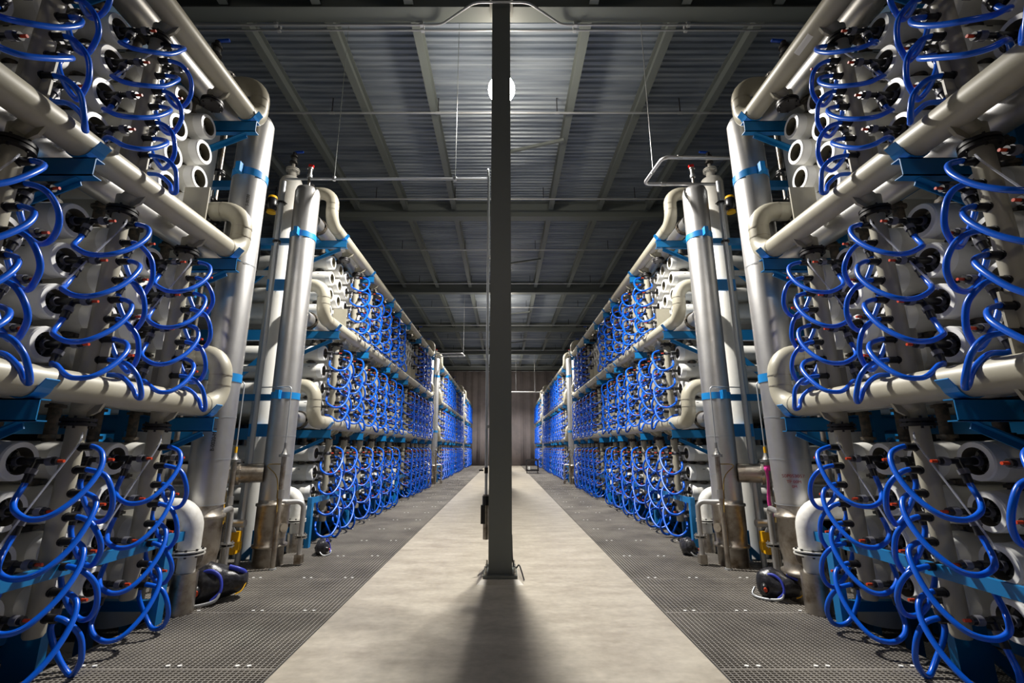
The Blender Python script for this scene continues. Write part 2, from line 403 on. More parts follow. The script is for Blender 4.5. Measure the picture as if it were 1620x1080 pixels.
def hose_path(big, var, last=False):
    r = random.Random(var * 13 + (1 if big else 0)); j = lambda a: r.uniform(-a, a)
    if big:
        dx, dz, dy = j(.02), j(.025), j(.02)
        p = [(-.075, 0, 0), (-.16, 0, .003), (-.27 + dx, -.03, -.05), (-.33 + dx, -.11 + dy, -.17), (-.34 + dx, -.24 + dy, -.34 + dz), (-.30 + dx, -.38 + dy, -.46 + dz), (-.21, -.44 + dy, -.485 + dz), (-.11, -.45 + dy, -.44 + dz), (-.035, -.39, -.37), (-.002, -.33, -.30), (0, -.305, -.245)]
        if last: p = [(-.075, 0, 0), (-.16, 0, .003), (-.27 + dx, -.03, -.04), (-.35 + dx, -.11, -.13), (-.37 + dx, -.24 + dy, -.26), (-.35 + dx, -.36 + dy, -.36), (-.30, -.43 + dy, -.385), (-.24, -.45 + dy, -.36), (-.12, -.40, -.285), (-.02, -.33, -.27), (0, -.305, -.235)]
    else:
        dx, dz, dy = j(.03), j(.035), j(.03)
        p = [(-.075, 0, 0), (-.16, .0, .0), (-.26 + dx, .015, -.04), (-.325 + dx, .04 + dy, -.14), (-.335 + dx, .07 + dy, -.26 + dz), (-.28 + dx, .10 + dy, -.36 + dz), (-.19, .13 + dy, -.385 + dz), (-.10, .14, -.32), (-.03, .135, -.20), (0, .13, -.12), (0, .13, -.075)]
        if last: p = [(-.075, 0, 0), (-.16, .0, .0), (-.27 + dx, .015, -.03), (-.35 + dx, .04, -.12), (-.37 + dx, .07 + dy, -.24 + dz), (-.35 + dx, .11 + dy, -.31 + dz), (-.30, .14 + dy, -.29 + dz), (-.25, .15, -.20), (-.14, .14, -.11), (-.03, .13, -.10), (0, .13, -.07)]
    return p
def hose_mesh(big, var, n, ns, last=False):
    p = hose_path(big, var, last); b = MB(); b.tube(spline(p, ns), .0195, 'hose', n)
    return b
def boots(big, n):
    p = hose_path(big, 0); a = MB(); a.tube([(-.06, 0, 0), (-.145, 0, 0)], .029, 'black', n); a.tube([(-.055, 0, 0), (-.07, 0, 0)], .035, 'black', n)
    return a
NV = 6
for s in (-1, 1):
    for big in (True, False):
        HO[s, big] = [hose_mesh(big, v, 10, 5).build('hose', s=s, data_only=True) for v in range(NV)]
        HO[s, big, 'last'] = [hose_mesh(big, v, 10, 5, True).build('hose', s=s, data_only=True) for v in range(NV)]
        HO[s, big, 'boot'] = boots(big, 12).build('hose_boot', s=s, data_only=True)
HLO = {(big, la): [hose_mesh(big, v, 6, 3, la) for v in range(4)] for big in (True, False) for la in (True, False)}
# gather every vessel and hose, largest in the picture first
vessels, hoses = [], []
for s in (-1, 1):
    for k in (-1, 0, 1, 2):
        vs_ = rack_v(k); cols = []
        for i, v in enumerate(vs_):
            a, c_ = v - .26, v + .17
            cols.append((a, i, True)); cols.append((c_, i, False))
        cols.sort(key=lambda c: -c[0] if k == -1 else c[0])
        # keep neighbours apart
        for t in range(3):
            for ci, (yc, i, isnear) in enumerate(cols):
                for r in range(4):
                    z = ZT[t] - RP * r; p = project(s * FX, yc, z)
                    if p is None or p[0] < -160 or p[0] > 1780 or p[1] < -260 or p[1] > 1250: continue
                    vessels.append((p[2], s, k, t, r, ci, yc, z, has_dist(k, i, t)))
            for i, v in enumerate(vs_):
                if not has_dist(k, i, t): continue
                for h in range(8):
                    z = ZT[t] + .1 - RP / 2 * h; p = project(s * 3.05, v - .15, z - .2)
                    if p is None or p[0] < -160 or p[0] > 1780 or p[1] < -260 or p[1] > 1300: continue
                    hoses.append((p[2], s, k, t, i, h, v, z))
vessels.sort(); hoses.sort()
GAPW = {-1: 'from its gap', 0: 'from its front', 1: 'from its front', 2: 'from its front'}
rows = ['top row', 'second row', 'third row', 'bottom row']
lowres = MB()
for q, (d, s, k, t, r, ci, yc, z, fit) in enumerate(vessels):
    if q < 300:
        root = empty('pressure_vessel', (s * FX, yc, z), 'white pressure vessel, %s %s rack, %s tier, %s, %s column %s' % (SN[s], RN[k], TIER[t], rows[r], ORD[ci + 1], GAPW[k]), 'pressure vessel', 'white pressure vessels in the racks')
        for me, nm in zip(proto_mesh[s], ('shell', 'end_ring', 'end_plug', 'port_fitting', 'orange_cap', 'side_coupling')):
            if nm == 'port_fitting':
                if fit: pf = obj_of(nm, me, root)
            elif nm == 'orange_cap':
                if fit: obj_of(nm, me, pf)['label'] = 'orange red cap'
            elif nm == 'side_coupling' and r == 3: continue
            else: obj_of(nm, me, root)
    else:
        for n_, part in enumerate(lo_parts):
            if n_ in (3, 4) and not fit: continue
            if n_ == 5 and (r == 3 or d > 22): continue
            if n_ == 4 and d > 30: continue
            o_ = len(lowres.v); lowres.v.extend([(s * (x + FX), y + yc, zz + z) for x, y, zz in part.v])
            mp_ = [lowres.m(nm) for nm in part.mats]
            for f, mi, sm in zip(part.f, part.mi, part.sm): lowres.f.append(tuple(i + o_ for i in f)); lowres.mi.append(mp_[mi]); lowres.sm.append(sm)
tag(lowres.build('pressure_vessel'), 'white pressure vessels with black end fittings filling the farther racks', 'pressure vessel', kind='stuff')
lowh = MB()
bt_lo = boots(True, 6)
for q, (d, s, k, t, i, h, v, z) in enumerate(hoses):
    big = h % 2 == 0; var = rnd.randrange(NV); last = t > 0 and h > 5
    if q < 300:
        root = obj_of('hose', (HO[s, big, 'last'] if last else HO[s, big])[var], None, (s * VX, v, z))
        tag(root, 'blue hose on %s %s rack, %s tier, %s pipe %s, %s loop down' % (SN[s], RN[k], TIER[t], ORD[i + 1], 'from gap' if k == -1 else 'along', ORD[h + 1]), 'hose', 'blue hoses on the racks')
        obj_of('hose_boot', HO[s, big, 'boot'], root)['label'] = 'black rubber boot'
    else:
        for src in (HLO[big, last][var % 4],) + ((bt_lo,) if d < 24 else ()):
            o_ = len(lowh.v); lowh.v.extend([(s * (x + VX), y + v, zz + z) for x, y, zz in src.v]); mp_ = [lowh.m(nm) for nm in src.mats]
            for f, mi, sm in zip(src.f, src.mi, src.sm): lowh.f.append(tuple(a + o_ for a in f)); lowh.mi.append(mp_[mi]); lowh.sm.append(sm)
tag(lowh.build('hose'), 'looping blue hoses covering the farther racks', 'hose', kind='stuff')

# distribution pipes, one per column pair and tier
def dist_proto(t, s, n):
    """origin on the pipe axis at header height"""
    z0 = HZ[t]; zt = ZT[t] + .1 - z0; zb = zt - RP / 2 * 7 - .12
    zb = (.30 - z0) if t == 0 else zb
    parts = []
    b = MB(); b.tube([(0, 0, -.25), (0, 0, zb + .02), (0, 0, zb)], [.065, .065, .055], 'putty', n); parts.append(('pipe', b))
    b = MB(); b.flange((0, 0, -.25), (0, 0, 1), .115, th=.03, nb=6, n=n, boltmat='flange'); parts.append(('flange', b))
    for h in range(8):
        b = MB(); zz = zt - RP / 2 * h; b.tube([(-.03, 0, zz), (-.085, 0, zz)], .027, 'putty', 10); parts.append(('hose_port', b))
    if t > 0:
        b = MB(); zt_ = HZ[t - 1] - z0 + .10; b.box((-.14, -.008, zt_), (.135, .008, zt_ + .42), 'putty'); parts.append(('support_plate', b))
    return parts
dp = {}
for s in (-1, 1):
    for t in range(3):
        for n in (20, 10): dp[s, t, n] = [(nm, b.build(nm, s=s, data_only=True)) for nm, b in dist_proto(t, s, n)]
for s in (-1, 1):
    for k in (-1, 0, 1, 2):
        for t in range(3):
            for i, v in enumerate(rack_v(k)):
                if not in_view(s * VX, v, HZ[t] - .8, 420): continue
                hi = v < 12
                root = empty('distribution_pipe', (s * VX, v, HZ[t]), 'putty coloured upright pipe, %s %s rack, %s tier, %s %s' % (SN[s], RN[k], TIER[t], ORD[i + 1], GAPW[k]), 'pipe', 'upright distribution pipes')
                full = has_dist(k, i, t)
                parts_ = dp[s, t, 20 if hi else 10]
                if full:
                    for nm, me in parts_:
                        if nm == 'hose_port' and v > 12: continue
                        obj_of(nm, me, root)
                else:
                    for nm, me in parts_:
                        if nm in ('flange', 'support_plate'): obj_of(nm, me, root)
                    root['label'] = 'short flanged pipe stub with support plate, %s %s rack, upper tier, %s' % (SN[s], RN[k], ORD[i + 1])
                if full and v < 5.2 and t >= 0:   # clear sample tube hanging from the top of the pipe
                    b = MB(); b.tube(spline([(-.07, -.02, -.33), (-.11, -.08, -.42), (-.07, -.2, -.68), (-.03, -.36, -1.0), (-.02, -.42, -1.12)]), .007, 'clear', 8)
                    o = b.build('sample_tube', s=s); o.location = (s * VX, v, HZ[t])
                    tag(o, 'clear plastic tube drooping from %s pipe, %s front rack, %s tier' % (ORD[i + 1], SN[s], TIER[t]), 'tube')

# headers with S bends at the gaps, rear headers
for s in (-1, 1):
    for k in (-1, 0, 1, 2):
        yn = 7.82 + 15.2 * k; yf = 20.37 + 15.2 * k
        for t in range(3):
            z = HZ[t]; U = .6
            pts = []
            if k == -1: pts = [(HX, -1.5, z)]
            else: pts = [(3.75, yn, z + U), (HX, yn, z + U), (HX, yn, z)]
            if k == 2: pts += [(HX, 44.6, z)]; ye = 44.6
            else: pts += [(HX, yf, z), (HX, yf, z + U), (3.74, yf, z + U)]; ye = yf
            root = empty('header_pipe', (s * HX, (max(yn, -1) + ye) / 2, z), 'long putty coloured header pipe along the %s tier of %s %s rack' % (TIER[t], SN[s], RN[k]), 'pipe', 'horizontal header pipes')
            L = (HX, (max(yn, -1) + ye) / 2, z)
            b = MB(); b.tube(bend(pts, .23, 8), .115, 'putty', 24)
            b.build('pipe', root, s, L)
            # weld seams at the elbows
            def seam(c, tdir):
                b = MB(); c = Vec(c); tdir = Vec(tdir); b.tube([c - tdir * .008, c + tdir * .008], .1175, 'rust' if False else 'putty', 24, False); b.tube([c - tdir * .0025, c + tdir * .0025], .119, 'stain', 24, False); b.build('weld_seam', root, s, L)
            ends = ([(yn, 1)] if k >= 0 else []) + ([(yf, -1)] if k < 2 else [])
            for ye_, sg in ends:
                seam((HX, ye_, z + .24), (0, 0, 1)); seam((HX, ye_, z + U - .24), (0, 0, 1)); seam((HX, ye_ + sg * .26, z), (0, 1, 0)); seam((HX + .25, ye_, z + U), (1, 0, 0))
                b = MB(); b.flange((3.62, ye_, z + U), (1, 0, 0), .185, th=.03, nb=8); b.build('flange', root, s, L)
            for i, v in enumerate(rack_v(k)):
                b = MB(); b.tube([(HX + .01, v, z - .03), (VX, v, z - .15)], .064, 'putty', 14); b.cyl((VX, v, z - .10), (VX, v, z - .22), .066, 'putty', 14)
                fin = [(HX - .055, z - .10), (HX - .02, z - .165), (VX - .06, z - .215), (VX - .05, z - .09)]
                b.add([(x_, v - .012, z_) for x_, z_ in fin] + [(x_, v + .012, z_) for x_, z_ in fin], [(0, 1, 2, 3), (7, 6, 5, 4), (0, 4, 5, 1), (1, 5, 6, 2), (2, 6, 7, 3), (3, 7, 4, 0)], 'putty')
                b.build('branch_elbow', root, s, L)
            # rear stainless header
            zr = z + (.04 if t < 2 else .10)
            if k == -1: pr = [(3.6, -1.5, zr), (3.6, 4.95, zr), (3.44, 5.4, zr)]
            else: pr = [(3.38, 7.2 + 15.2 * k, zr), (3.6, 7.75 + 15.2 * k, zr), (3.6, (yf - .25 if k < 2 else 44.6), zr)]
            if k in (0, 1): pr += [(3.44, yf + .2, zr)]
            ym = pr[1][1]
            r2 = empty('feed_header', (s * 3.6, ym, zr), 'grey stainless feed header behind %s tier pipe of %s %s rack' % (TIER[t], SN[s], RN[k]), 'pipe', 'stainless feed headers')
            b = MB(); b.tube(bend(pr, .2, 5), .135, 'steel', 20); b.build('pipe', r2, s, (3.6, ym, zr))
            b = MB(); yk = 4.75 if k == -1 else 8.2 + 15.2 * k
            b.tube([(3.6, yk - .03, zr), (3.6, yk + .03, zr)], .165, 'rust', 20); b.box((3.43, yk - .03, zr - .03), (3.77, yk + .03, zr + .03), 'rust'); b.build('coupling', r2, s, (3.6, ym, zr))
            for i, v in enumerate(rack_v(k)):
                if v > 24: continue
                for dy in (-.26, .17):
                    b = MB(); yy = v + dy; b.cyl((3.7, yy, zr - .1), (3.7, yy, ZT[t] + .12), .045, 'rust', 10); b.cyl((3.7, yy, ZT[t] + .17), (3.7, yy, ZT[t] + .2), .07, 'rust', 10); b.cyl((3.7, yy, zr - .16), (3.7, yy, zr - .135), .07, 'rust', 10)
                    b.build('drop_coupling', r2, s, (3.6, ym, zr))

# blue support frames
ARMS = {-1: [4.98, 3.10, 1.3], 0: [8.36, 10.3, 12.33, 13.31, 14.72, 16.77, 18.36, 20.1], 1: [23.5, 25.5, 27.5, 28.55, 29.9, 32.0, 33.6, 35.3], 2: [38.76, 40.7, 42.7, 43.75]}
for s in (-1, 1):
    for k in (-1, 0, 1, 2):
        arms = ARMS[k]; y0, y1 = min(arms), max(arms)
        if k == -1: y0 = -1.5
        L = (3.9, (y0 + y1) / 2, 0)
        root = empty('rack_frame', (s * 3.9, (y0 + y1) / 2, 0), 'blue painted steel frame carrying the vessels of %s %s rack' % (SN[s], RN[k]), 'frame')
        for yy in arms:
            for t in range(3):
                at = HZ[t] - .125; big = yy in (arms[0], arms[-1]) or k == -1
                b = MB(); xa = 3.06; xb = 4.3
                # channel with flanges
                b.box((xa, yy - .045, at - .15), (xb, yy - .037, at), 'frame'); b.box((xa, yy - .045, at - .008), (xb, yy + .035, at), 'frame'); b.box((xa, yy - .045, at - .15), (xb, yy + .035, at - .142), 'frame')
                a_ = b.build('arm', root, s, L)
                b = MB()
                for q in range(7):
                    an = R(200 + q * 20)
                    an2 = R(200 + (q + 1) * 20)
                    if q < 6: b.bar((HX + .122 * cos(an), yy, HZ[t] + .122 * sin(an)), (HX + .122 * cos(an2), yy, HZ[t] + .122 * sin(an2)), .11, .008, 'band', (cos((an + an2) / 2), 0, sin((an + an2) / 2)))
                b.bar((HX - .10, yy, HZ[t] - .06), (HX - .155, yy, HZ[t] + .01), .10, .01, 'band', (-.7, 0, -.7))
                b.build('saddle', a_, s, L)
                if big:
                    b = MB(); b.bar((3.2, yy, at - .15), (4.0, yy, at - .52), .06, .012, 'frame', (0, 0, 1)); b.bar((3.2, yy + .02, at - .17), (4.0, yy + .02, at - .54), .01, .06, 'frame', (0, 0, 1)); b.build('brace', root, s, L)
        # posts
        for yy in arms:
            b = MB(); b.box((3.99, yy - .05, -.6), (4.09, yy + .05, 6.05), 'frame'); b.build('post', root, s, L)
            b = MB(); b.box((7.4, yy - .05, -.6), (7.5, yy + .05, 6.05), 'frame'); b.build('post', root, s, L)
            if yy != 1.3:
                b = MB(); yp = yy - (.14 if k >= 0 else .18); b.box((3.22, yp - .05, 0.0), (3.30, yp + .04, .80), 'frame'); b.build('front_post', root, s, L)
                b = MB(); b.box((3.30, yp - .04, .12), (4.0, yp + .03, .21), 'frame'); b.build('foot_strut', root, s, L)
                b = MB(); b.box((3.46, yp - .93, -.55), (3.72, yp - .86, .42), 'frame'); b.build('pedestal', root, s, L)
                b = MB(); b.bar((3.5, yp - .85, .38), (4.4, yp - .85, -.5), .05, .08, 'frame'); b.build('foot_brace', root, s, L)
        for (x, z, h) in ((3.245, .745, .09), (4.0, .13, .1), (4.0, 2.17, .08), (4.0, 4.06, .06), (4.0, 6.0, .1), (7.45, 2.1, .1), (7.45, 4.0, .1)):
            b = MB(); b.box((x - .02, y0 - .2, z - h / 2), (x + .02, y1 + (.02 if k < 0 else .1), z + h / 2), 'frame'); b.build('rail', root, s, L)
        # end panels with diagonals at the gaps
        for ye in ([arms[0]] if k >= 0 else []) + ([arms[-1]] if k in (0, 1) else []) + ([4.98] if k < 0 else []):
            for z in (HZ[0] - .2, HZ[1] - .2, HZ[2] - .2):
                b = MB(); b.box((4.1, ye - .04, z - .1), (7.4, ye + .04, z + .1), 'frame'); b.build('cross_beam', root, s, L)
            for za, zb in ((.2, 1.7), (2.2, 3.6), (4.1, 5.4)):
                b = MB(); b.bar((4.15, ye, zb), (5.6, ye, za), .05, .09, 'frame'); b.build('brace', root, s, L)

# ------------------------------------------------------------------ equipment in the gaps
def ball_valve(b, x, y, z, hm, hd=(1, 0)):
    b.tube([(x, y, z), (x, y, z + .10), (x, y, z + .10), (x, y, z + .14)], [.05, .05, .032, .032], 'bolt', 12)
    b.cyl((x, y, z - .01), (x, y, z + .015), .075, 'flange', 14); b.cyl((x, y, z + .12), (x, y, z + .14), .07, 'flange', 14)
    b.cyl((x, y, z + .14), (x, y, z + .22), .035, 'flange', 12)
    b.bar((x, y, z + .23), (x + hd[0] * .16, y + hd[1] * .16, z + .24), .035, .03, hm)
def cap_valve(z0, hm, big):
    pass
def band(b, x, y, z, r, back):
    """blue clamp band with lug and the strut behind it"""
    b.tube([(x, y, z - .05), (x, y, z + .05)], r + .008, 'band', 28)
    b.box((x - .03, y - r - .09, z - .06), (x + .03, y - r + .01, z + .07), 'band')
    if back: b.box((x + r * .6, y + r - .1, z - .05), (x + r + .75, y + r - .02, z + .05), 'frame')
for s in (-1, 1):
    for g in (0, 1, 2):
        o = 15.2 * g; gn = ['first', 'second', 'third'][g]; S = SN[s]
        # riser A: stainless, ends in the front rack's feed headers
        x, y = 3.39, 5.5 + o; L = (x, y, 0)
        r = empty('riser_pipe', (s * x, y, 0), 'tall stainless riser pipe at front edge of the %s gap, %s side' % (gn, S), 'pipe')
        b = MB(); b.tube([(x, y, 1.0), (x, y, 1.5), (x, y, 6.02), (x, y, 6.1), (x, y, 6.14)], [.20, .21, .21, .17, .05], 'steel', 32); b.build('shell', r, s, L)
        b = MB(); b.tube([(x, y, -.1), (x, y, .25), (x, y, .26), (x, y, .30), (x, y, .31), (x, y, .42), (x, y, .50), (x, y, .84), (x, y, .85), (x, y, .88), (x, y, .89), (x, y, 1.0)], [.19, .19, .235, .235, .20, .20, .215, .215, .235, .235, .205, .20], 'stain', 32); b.cyl((x - .08, y - .1, .5), (x - .13, y - .27, .5), .08, 'stain', 18); b.cyl((x - .127, y - .26, .5), (x - .135, y - .29, .5), .105, 'stain', 18); b.build('stained_base', r, s, L)['label'] = 'brown stained base section'
        for z in (1.0, 1.5, 1.98, 3.9):
            b = MB(); b.tube([(x, y, z - .006), (x, y, z + .006)], .2135, 'galv', 32, False); b.build('weld_seam', r, s, L)
        for z in (5.17, 2.45):
            b = MB(); band(b, x, y, z, .21, True); b.build('clamp_band', r, s, L)['label'] = 'blue clamp band'
        # riser B
        x, y = 3.33, 7.05 + o; L = (x, y, 0)
        r = empty('riser_pipe', (s * x, y, 0), 'tall capped stainless riser with relief valve on top, %s gap, %s side' % (gn, S), 'pipe')
        b = MB(); b.tube([(x, y, .9), (x, y, 5.88), (x, y, 5.95), (x, y, 5.99), (x, y, 6.0)], [.2, .2, .18, .11, .03], 'steel', 32); b.build('shell', r, s, L)
        b = MB(); b.tube([(x, y, -.1), (x, y, .24), (x, y, .25), (x, y, .28), (x, y, .29), (x, y, .40), (x, y, .48), (x, y, .80), (x, y, .81), (x, y, .84), (x, y, .85), (x, y, .9)], [.2, .2, .235, .235, .205, .205, .222, .222, .24, .24, .205, .2], 'stain', 32); b.cyl((x - .1, y - .05, .52), (x - .25, y - .14, .52), .06, 'stain', 18); b.build('stained_base', r, s, L)['label'] = 'brown stained base section'
        for z in (.9, 1.25, 1.8):
            b = MB(); b.tube([(x, y, z - .006), (x, y, z + .006)], .2035, 'galv', 32, False); b.build('weld_seam', r, s, L)
        for z in (5.06, 2.40):
            b = MB(); band(b, x, y, z, .2, True); b.build('clamp_band', r, s, L)['label'] = 'blue clamp band'
        b = MB(); b.cyl((x, y, 5.98), (x, y, 6.22), .022, 'stain', 10); b.tube([(x, y, 6.2), (x, y, 6.25)], .045, 'galv', 12); b.tube([(x, y, 6.25), (x, y, 6.36)], .035, 'bolt', 12); b.cyl((x, y, 6.36), (x, y, 6.38), .05, 'bolt', 12)
        b.bar((x - .05, y, 6.41), (x + .03, y, 6.43), .04, .05, 'red'); b.build('relief_valve', r, s, L)['label'] = 'small valve with red handle'
        # white risers C and D where the headers end
        for x, y, wh in ((3.92, 7.6 + o, 'rear'), (3.9, 5.17 + o, 'front')):
            L = (x, y, 0)
            r = empty('white_riser', (s * x, y, 0), 'off white upright pipe at %s edge of the %s gap, %s side' % (wh, gn, S), 'pipe')
            b = MB(); b.tube([(x, y, -.1), (x, y, 6.42), (x, y, 6.5), (x, y, 6.56), (x, y, 6.68)], [.2, .2, .17, .075, .07], 'white', 28); b.build('pipe', r, s, L)
            b = MB(); b.flange((x, y, 6.7), (0, 0, 1), .12, 'white', th=.025, nb=6); b.build('flange', r, s, L)
            b = MB(); b.cyl((x, y, 6.62), (x, y, 6.84), .03, 'white', 10); ball_valve(b, x, y, 6.86, 'blueh', (-1, 0)); b.build('vent_valve', r, s, L)['label'] = 'black vent valve with blue handle'
            b = MB()
            for z in (1.9, 4.35): b.box((x - .23, y - .23, z - .1), (x + .1, y - .19, z + .1), 'band')
            b.build('bracket_plate', r, s, L)['label'] = 'blue bracket plate'
        # cross pipe low down
        x, y = 3.33, 7.05 + o; L = (3.5, y, 1.3)
        r = empty('cross_pipe', (s * 3.5, y - .05, 1.3), 'fat stained pipe crossing behind the risers low in the %s gap, %s side' % (gn, S), 'pipe')
        b = MB(); b.cyl((3.47, y - .12, 1.27), (4.7, y - .62, 1.27), .135, 'stain', 24); b.build('pipe', r, s, (3.5, y - .05, 1.3))
        b = MB(); b.flange((3.78, y - .245, 1.27), (1.23, -.5, 0), .16, 'stain', nb=8); b.build('flange', r, s, (3.5, y - .05, 1.3))
        # conduit next to white riser
        L = (3.66, 6.86 + o, 0)
        r = empty('standpipe', (s * L[0], L[1], 0), 'thin grey standpipe with small flanges between risers of %s gap, %s side' % (gn, S), 'pipe')
        b = MB(); b.cyl((L[0], L[1], -.1), (L[0], L[1], 6.0), .038, 'galv', 12); b.build('pipe', r, s, L)
        for z in (4.9, 5.6):
            b = MB(); b.flange((L[0], L[1], z), (0, 0, 1), .065, th=.015, nb=4, n=12); b.build('flange', r, s, L)
        # small front standpipe of the front rack
        L = (4.02, 5.78 + o, 0)
        r = empty('standpipe', (s * L[0], L[1], 0), 'slim dark pipe with black flange beside front riser of %s gap, %s side' % (gn, S), 'pipe')
        b = MB(); b.cyl((L[0], L[1], -.1), (L[0], L[1], 6.1), .03, 'stain', 12); b.build('pipe', r, s, L)
        b = MB(); b.flange((L[0], L[1], 5.45), (0, 0, 1), .08, th=.02, nb=4, n=14); b.build('flange', r, s, L)
        # motor operated valve
        L = (3.95, 7.1 + o, 6.0)
        r = empty('actuator', (s * L[0], L[1], 5.7), 'black valve actuator with yellow covers high in the %s gap, %s side' % (gn, S), 'actuator')
        b = MB(); x, y, z = L; b.tube([(x, y, z - .10), (x, y, z - .06), (x, y, z + .10), (x, y, z + .14)], [.06, .085, .085, .05], 'black', 16); b.cyl((x + .05, y, z), (x + .17, y, z + .02), .045, 'black', 12); b.cyl((x - .05, y, z - .02), (x - .3, y - .1, z - .03), .015, 'bolt', 8); b.build('body', r, s, L)
        for zz, d in ((z - .15, -1), (z + .12, 1)):
            b = MB(); b.tube([(x, y, zz), (x, y, zz + .04), (x, y, zz + .055)], [.075, .07, .04], 'yellow', 16); b.build('cover', r, s, L)['label'] = 'yellow cover'
        b = MB(); b.tube(spline([(x + .1, y, z - .05), (x + .14, y - .05, z - .4), (x + .05, y - .1, z - 1.0), (x + .12, y - .1, z - 2.0), (x + .08, y - .1, z - 3.4)]), .012, 'black', 6); b.build('cable', r, s, L)
        if g == 2: continue
        # sampling pipes, U pipes, lagged elbows low in the gap
        for (x, y, zt, hm, wh) in ((3.55, 6.28 + o, 1.44, 'green', 'front'), (3.13, 6.79 + o, 1.5, 'blueh', 'rear')):
            L = (x, y, 0)
            r = empty('sample_pipe', (s * x, y, 0), 'small upright sampling pipe with %s handle by the %s riser, %s gap, %s side' % ({'green': 'green', 'blueh': 'blue'}[hm], wh, gn, S), 'pipe')
            b = MB(); b.tube([(x, y, 0), (x, y, zt)], .034, 'stain', 12); b.tube([(x, y, zt * .62), (x, y, zt * .7)], .05, 'bolt', 10); b.tube([(x, y, .0), (x, y, .02)], .05, 'galv', 12); b.build('pipe', r, s, L)
            b = MB(); b.tube([(x, y, zt), (x, y, zt + .015)], .075, 'bolt', 16); b.tube([(x, y, zt + .02), (x, y, zt + .035)], .075, 'bolt', 16); b.tube([(x, y, zt + .035), (x, y, zt + .08), (x, y, zt + .12)], [.055, .03, .02], 'bolt', 12); b.build('flange', r, s, L)
            b = MB(); b.cyl((x, y, zt + .1), (x, y, zt + .2), .018, 'yellow' if wh == 'front' else 'bolt', 10); b.bar((x - .02, y, zt + .16), (x - .02, y, zt + .27), .02, .02, hm); b.build('handle', r, s, L)
            b = MB(); b.tube(bend([(x, y, zt + .18), (x, y, 2.52), (x + .5, y + .1, 2.52)], .05, 4), .009, 'galv', 8); b.build('tubing', r, s, L)
            b = MB(); b.tube(spline([(x + .02, y, zt - .1), (x + .2, y - .05, zt - .12), (x + .05, y - .04, zt - .3), (x + .0, y - .05, zt - .75)]), .008, 'beamyellow', 6); b.build('wire', r, s, L)
        for (pts, fz, wh) in (([(3.30, 5.68 + o, .88), (3.40, 6.28 + o - .12, .88), (3.43, 6.14 + o, 0)], .44, 'front'), ([(3.2, 6.95 + o, .86), (2.98, 7.42 + o, .78), (2.89, 7.05 + o, 0)], .38, 'rear')):
            L = (pts[2][0], pts[2][1], 0)
            r = empty('elbow_pipe', (s * L[0], L[1], 0), 'small stainless elbow pipe dropping to the grating by the %s riser, %s gap, %s side' % (wh, gn, S), 'pipe')
            p3 = [pts[0], (L[0], L[1], pts[0][2]), (L[0], L[1], 0)]
            b = MB(); b.tube(bend(p3, .09, 6), .036, 'steel', 14); b.build('pipe', r, s, L)
            b = MB(); b.flange((L[0], L[1], fz), (0, 0, 1), .085, 'bolt', th=.022, gap=.02, nb=6); b.build('flange', r, s, L)
            b = MB(); b.box((L[0] - .05, L[1] - .05, .02), (L[0] + .05, L[1] + .05, .14), 'stain'); b.build('foot', r, s, L)
        for (x, y, zf, zt, wh) in ((3.23, 5.1 + o, .58, 1.0, 'front'), (3.36, 7.93 + o, .48, .90, 'rear')):
            L = (x, y, 0)
            r = empty('lagged_elbow', (s * x, y, 0), 'white lagged drain elbow with bolted flange at %s edge of %s gap, %s side' % (wh, gn, S), 'pipe')
            b = MB(); b.tube(bend([(x, y, zf + .02), (x, y, zt), (x + .75, y, zt)], .2, 8), .105, 'lagging', 20); b.build('elbow', r, s, L)
            b = MB(); b.tube([(x, y, zf - .03), (x, y, zf - .22)], .085, 'white', 20); b.build('stub', r, s, L)
            b = MB(); b.flange((x, y, zf - .01), (0, 0, 1), .155, 'white', th=.022, gap=.02, nb=8, boltmat='flange', n=24); b.build('flange', r, s, L)
            b = MB(); b.tube([(x, y, 0), (x, y, zf - .2)], .12, 'stain', 20); b.build('base_pipe', r, s, L)
        # grey posts
        for q, (x, y, zt) in enumerate(((3.62, 7.22 + o, 1.16), (3.62, 6.2 + o, 1.0))):
            L = (x, y, 0); b = MB(); b.tube([(x, y, 0), (x, y, zt)], .03, 'galv', 12); b.tube([(x, y, 0), (x, y, .02)], .06, 'galv', 12)
            tag(b.build('guard_post', s=s, loc=L), 'thin grey guard post, %s one in the %s gap, %s side' % (['rear', 'front'][q], gn, S), 'post')
        # gear operated butterfly valves
        for q, (x, y, z) in enumerate(((3.70, 6.74 + o, .58), (3.76, 6.42 + o, 1.0))):
            L = (x, y, z)
            r = empty('butterfly_valve', (s * x, y, z - .2), 'yellow geared valve with grey barrel, %s one in %s gap, %s side' % (['lower', 'upper'][q], gn, S), 'valve')
            b = MB(); b.box((x - .09, y - .10, z - .16), (x - .03, y + .06, z + .12), 'yellow'); b.box((x - .16, y - .12, z - .1), (x - .03, y - .05, z + .0), 'yellow'); b.build('gearbox', r, s, L)['label'] = 'yellow gearbox'
            b = MB(); b.tube([(x - .02, y, z), (x + .10, y, z)], .15, 'stain', 24); b.tube([(x + .1, y, z), (x + .6, y, z)], .10, 'stain', 20); b.build('valve_body', r, s, L)
            b = MB(); b.cyl((x - .20, y - .1, z + .24), (x + .22, y - .1, z + .24), .05, 'galv', 16); b.cyl((x + .02, y - .1, z + .24), (x - .04, y, z + .05), .035, 'galv', 10); b.tube([(x + .02, y - .1, z + .26), (x + .02, y - .1, z + .34), (x + .02, y - .1, z + .38)], [.05, .045, .02], 'galv', 14); b.build('barrel', r, s, L)
    # tank behind the first gap
    L = (5.0, 6.3, 3.6)
    r = empty('surge_tank', (s * 5.0, 6.3, 3.6), 'large off white tank behind the first gap, %s side' % SN[s], 'tank')
